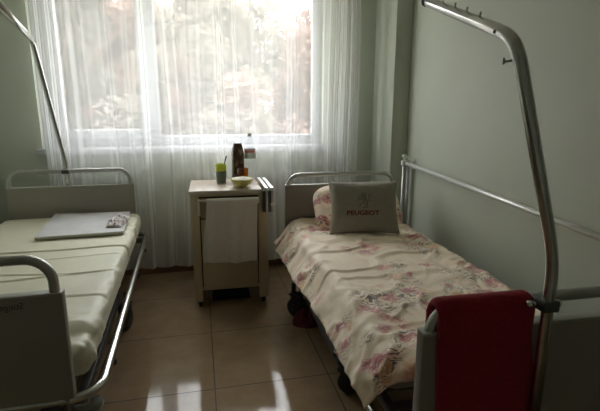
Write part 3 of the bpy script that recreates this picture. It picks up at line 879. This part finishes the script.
# white towel over the bar
wt = thing('white_towel', 'white waffle towel hanging on the front of the bedside cabinet', 'towel', (CX, CY, 0), -.02)
def wtowel(u, v):
    L0, L1, r = .455, .22, .012
    s_ = v*(L0+L1+PI*r)-L0
    wd = .358 + .024*sstep(0, -.4, s_)
    x = .112-.036*sstep(0, -.4, s_) + u*wd
    wav = (.009*math.sin(u*16+1)+.006*math.sin(u*29))*min(1, abs(s_)*5+.15)
    y0, z0 = -.045, .840
    if s_ < 0:
        y = y0-r-.006+wav*.8-.012*min(1, -s_*3); z = z0+s_ + .008*math.sin(u*4.5+2)*min(1, -s_*2.5)
    elif s_ < PI*r:
        a = s_/r; y = y0-r*math.cos(a); z = z0+r*math.sin(a)
    else:
        y = min(y0+r+.010, -.012); z = z0-(s_-PI*r)
    return Vector((x, y, z))
o = MB().grid(wtowel, 60, 70).build('towel_cloth', M_WTOWEL, wt); solid(o, .005, 0)

# things on the cabinet
ZT_ = H_+.0005
cup = thing('cup', 'grey cup with a lime yellow beaker in it on the cabinet', 'cup', (.158, 3.515, ZT_)); cup.scale = (1.2, 1.2, 1.25)
MB().lathe([(0, 0), (.028, 0), (.031, .004), (.036, .075), (.0345, .075), (.0295, .006), (0, .005)]).build('grey_cup', M_GREYCUP, cup)
yb = MB().lathe([(0, .018), (.0285, .018), (.0335, .076), (.0385, .118), (.037, .118), (.0325, .078), (.027, .021), (0, .021)]).build('beaker', M_YELLOW, cup)
sp = MB().tube([(-.012, .003, .03), (.020, .0, .10), (.033, -.002, .145), (.040, -.002, .165)], .0035, 8, radii=[.003, .0033, .0045, .005]).build('spoon', M_SPOON)
sp.location = (.158, 3.515, ZT_+.005); sp.scale = (1.2, 1.2, 1.25); tag(sp, 'dark handled spoon standing in the lime yellow beaker', 'spoon')

ct = thing('carton', 'tall brown patterned carton standing on the bedside cabinet', 'carton', (.298, 3.575, ZT_), .12)
t = bmesh.new()
prof = [(0, .044), (.225, .044), (.288, .032), (.295, .032)]
rings = []
for z, hw in prof: rings.append([t.verts.new((sx*hw, sy*hw*.8, z)) for sx, sy in ((-1, -1), (1, -1), (1, 1), (-1, 1))])
for A_, B_ in zip(rings, rings[1:]):
    for i in range(4): t.faces.new((A_[i], A_[(i+1) % 4], B_[(i+1) % 4], B_[i]))
t.faces.new(rings[0][::-1]); t.faces.new(rings[-1])
bmesh.ops.bevel(t, geom=list(t.edges), offset=.004, segments=2, affect='EDGES')
b = MB(); b._add(t); b.build('carton_body', M_CARTON, ct)
MB().box((-.030, -.022, .295), (.030, .022, .303), .003).build('top_seal', M_SPOON, ct)

jr = MB().lathe([(0, 0), (.034, 0), (.038, .005), (.045, .115), (.0425, .115), (.0365, .010), (0, .008)], n=28).build('amber_glass', M_AMBER)
jr.location = (.325, 3.475, ZT_); tag(jr, 'amber glass tumbler beside the brown carton on the cabinet', 'glass')
bw = thing('bowl', 'pale yellow bowl of white food near the front of the cabinet', 'bowl', (.300, 3.30, ZT_)); bw.scale = (1.05, 1.05, 1.25)
MB().lathe([(0, 0), (.035, 0), (.037, .006), (.060, .018), (.078, .045), (.083, .050), (.079, .050), (.072, .043), (.056, .022), (0, .014)], n=36).build('bowl_body', M_BOWL, bw)
b = MB(); b.grid(lambda u, v: Vector((.072*u*math.cos(2*PI*v), .072*u*math.sin(2*PI*v), .046+.012*(1-u*u)+.006*fbm((u*math.cos(2*PI*v)*4, u*math.sin(2*PI*v)*4, 3)))), 12, 36)
b.build('food', M_FOOD, bw, weld=True)

pt = thing('water_bottle', 'clear plastic bottle with pink and grey label at the back of the cabinet', 'bottle', (.398, 3.60, ZT_))
MB().lathe([(0, 0), (.036, 0), (.044, .008), (.044, .05), (.042, .07), (.044, .09), (.044, .15), (.045, .155), (.045, .255), (.042, .268), (.034, .305), (.018, .335), (.0135, .345), (.0135, .36)], n=28).build('bottle_body', M_PET, pt)
MB().lathe([(.0456, .178), (.0462, .179), (.0462, .253), (.0456, .254)], n=32).build('bottle_label', M_LABEL, pt)
MB().lathe([(0, .378), (.0155, .378), (.016, .376), (.016, .355), (.014, .353)], n=20).build('bottle_cap', M_CAPGREY, pt)

# under the furniture
bg_ = MB().grid(lambda u, v: Vector(((u-.5)*.30, (v-.5)*.20, .10*max(0, (1-(2*u-1)**4)*(1-(2*v-1)**4))**.5*(1+.35*fbm((u*5, v*5, 2))))), 24, 18).build('black_bag', M_BAG)
bg_.location = (.20, 3.42, .001); tag(bg_, 'small black bag lying on the floor beneath the bedside cabinet', 'bag')
def cloth_f(u, v):
    a, r = 2*PI*v, u
    x, y = math.cos(a), math.sin(a)
    ed = 1+.30*fbm((x*1.3, y*1.3, 4))
    px, py = x*r*.165*ed, y*r*.115*ed
    h = .075*(1-r**3)**.8*(1+.8*fbm((px*14, py*14, 7))+.5*fbm((px*38, py*38, 1)))
    return Vector((px, py, max(.0, h)))
rc = MB().grid(cloth_f, 22, 60).build('crimson_cloth', M_REDCLOTH, weld=True)
rc.location = (.745, 2.84, .001); rc.rotation_euler = (0, 0, .2); tag(rc, 'crumpled dark crimson cloth on the floor under the floral bed', 'cloth')

# ------------------------------------------------------------------ outdoors beyond the window
gr = MB().box((-40, 4.6, -4.1), (40, 70, -4.0)).build('ground', M_GROUND); struct(gr)
def tree(label, x, y, h, rad, z0, m, n, seed, leaf=.16, group=None):
    rn = random.Random(seed)
    t_ = thing('tree', label, 'tree', (x, y, -4.0), 0, group or 'trees outside the window')
    b = MB().tube([(0, 0, 0), (.08, .05, h*.35), (-.05, 0, h*.7), (0, .05, h*.95)], .15, 8, radii=[.20, .15, .09, .03])
    for k in range(7):
        a = rn.uniform(0, 6.28); zz = h*rn.uniform(.35, .75)
        b.tube([(0, 0, zz), (math.cos(a)*rad*.4, math.sin(a)*rad*.4, zz+h*.10), (math.cos(a)*rad*.8, math.sin(a)*rad*.8, zz+h*.16)], .04, 6, radii=[.06, .04, .015])
    b.build('trunk', M_BARK, t_)
    b = MB()
    cl = [(Vector((rn.gauss(0, .45)*rad, rn.gauss(0, .45)*rad, z0+(h-z0)*rn.uniform(.08, .95))), rad*rn.uniform(.25, .42)) for _ in range(60)]
    for i in range(n):
        c_, r_c = rn.choice(cl)
        dv = Vector((rn.gauss(0, 1), rn.gauss(0, 1), rn.gauss(0, 1))).normalized()*r_c*rn.random()**.4
        p = c_+dv
        a1 = Vector((rn.gauss(0, 1), rn.gauss(0, 1), rn.gauss(0, 1))).normalized(); a2 = a1.orthogonal().normalized()
        l_ = leaf*rn.uniform(.6, 1.3)
        vs = [b.bm.verts.new(p+a1*l_), b.bm.verts.new(p+a2*l_*.45), b.bm.verts.new(p-a1*l_), b.bm.verts.new(p-a2*l_*.45)]
        b.bm.faces.new(vs)
    b.build('foliage', m, t_)
tree('rust-leaved tree outside, right half of the window', 3.1, 11.5, 7.6, 1.6, .6, M_LEAF_RED, 12000, 1, .15)
tree('pale ochre tree outside, middle of the window', .5, 16.5, 9.5, 2.0, .4, M_LEAF_YEL, 13000, 2, .18)
tree('olive green tree outside, left pane of the window', -3.5, 13.0, 10.5, 1.9, .4, M_LEAF_GRN, 13000, 3, .16)
tree('rusty tree farther outside, between the olive and the ochre tree', -2.9, 22.5, 10.5, 2.6, .3, M_LEAF_RED, 13000, 4, .23)
tree('broad olive tree far outside behind the rust-leaved tree', 6.2, 21.0, 8.6, 2.4, .3, M_LEAF_GRN, 13000, 5, .24)
tree('broad ochre tree far outside behind the pale ochre tree', 2.0, 30.0, 11.0, 3.4, .3, M_LEAF_YEL, 13000, 6, .28)
tree('low rusty tree farthest left outside the window', -9.2, 24.0, 11.0, 2.9, .3, M_LEAF_RED, 10000, 7, .26)
tree('tall ochre tree far outside behind the olive tree', -6.6, 33.0, 13.0, 3.8, .3, M_LEAF_YEL, 13000, 8, .30)
for k, (x, y, h, r_) in enumerate([(-16.5, 38, 11.0, 3.3), (-8.4, 43, 12.2, 3.2), (-2.0, 49, 12.6, 3.3), (8.6, 41, 11.0, 3.3), (14.6, 40, 10.4, 3.2)]):
    tree(['olive tree in the far row outside, leftmost', 'rusty tree in the far row outside, second from the left', 'olive tree in the far row outside, middle of the row',
          'rusty tree in the far row outside, second from the right', 'ochre tree in the far row outside, rightmost'][k], x, y, h, r_, .3, (M_LEAF_GRN, M_LEAF_RED, M_LEAF_GRN, M_LEAF_RED, M_LEAF_YEL)[k], 9000, 20+k, .36, 'trees in the far row outside')
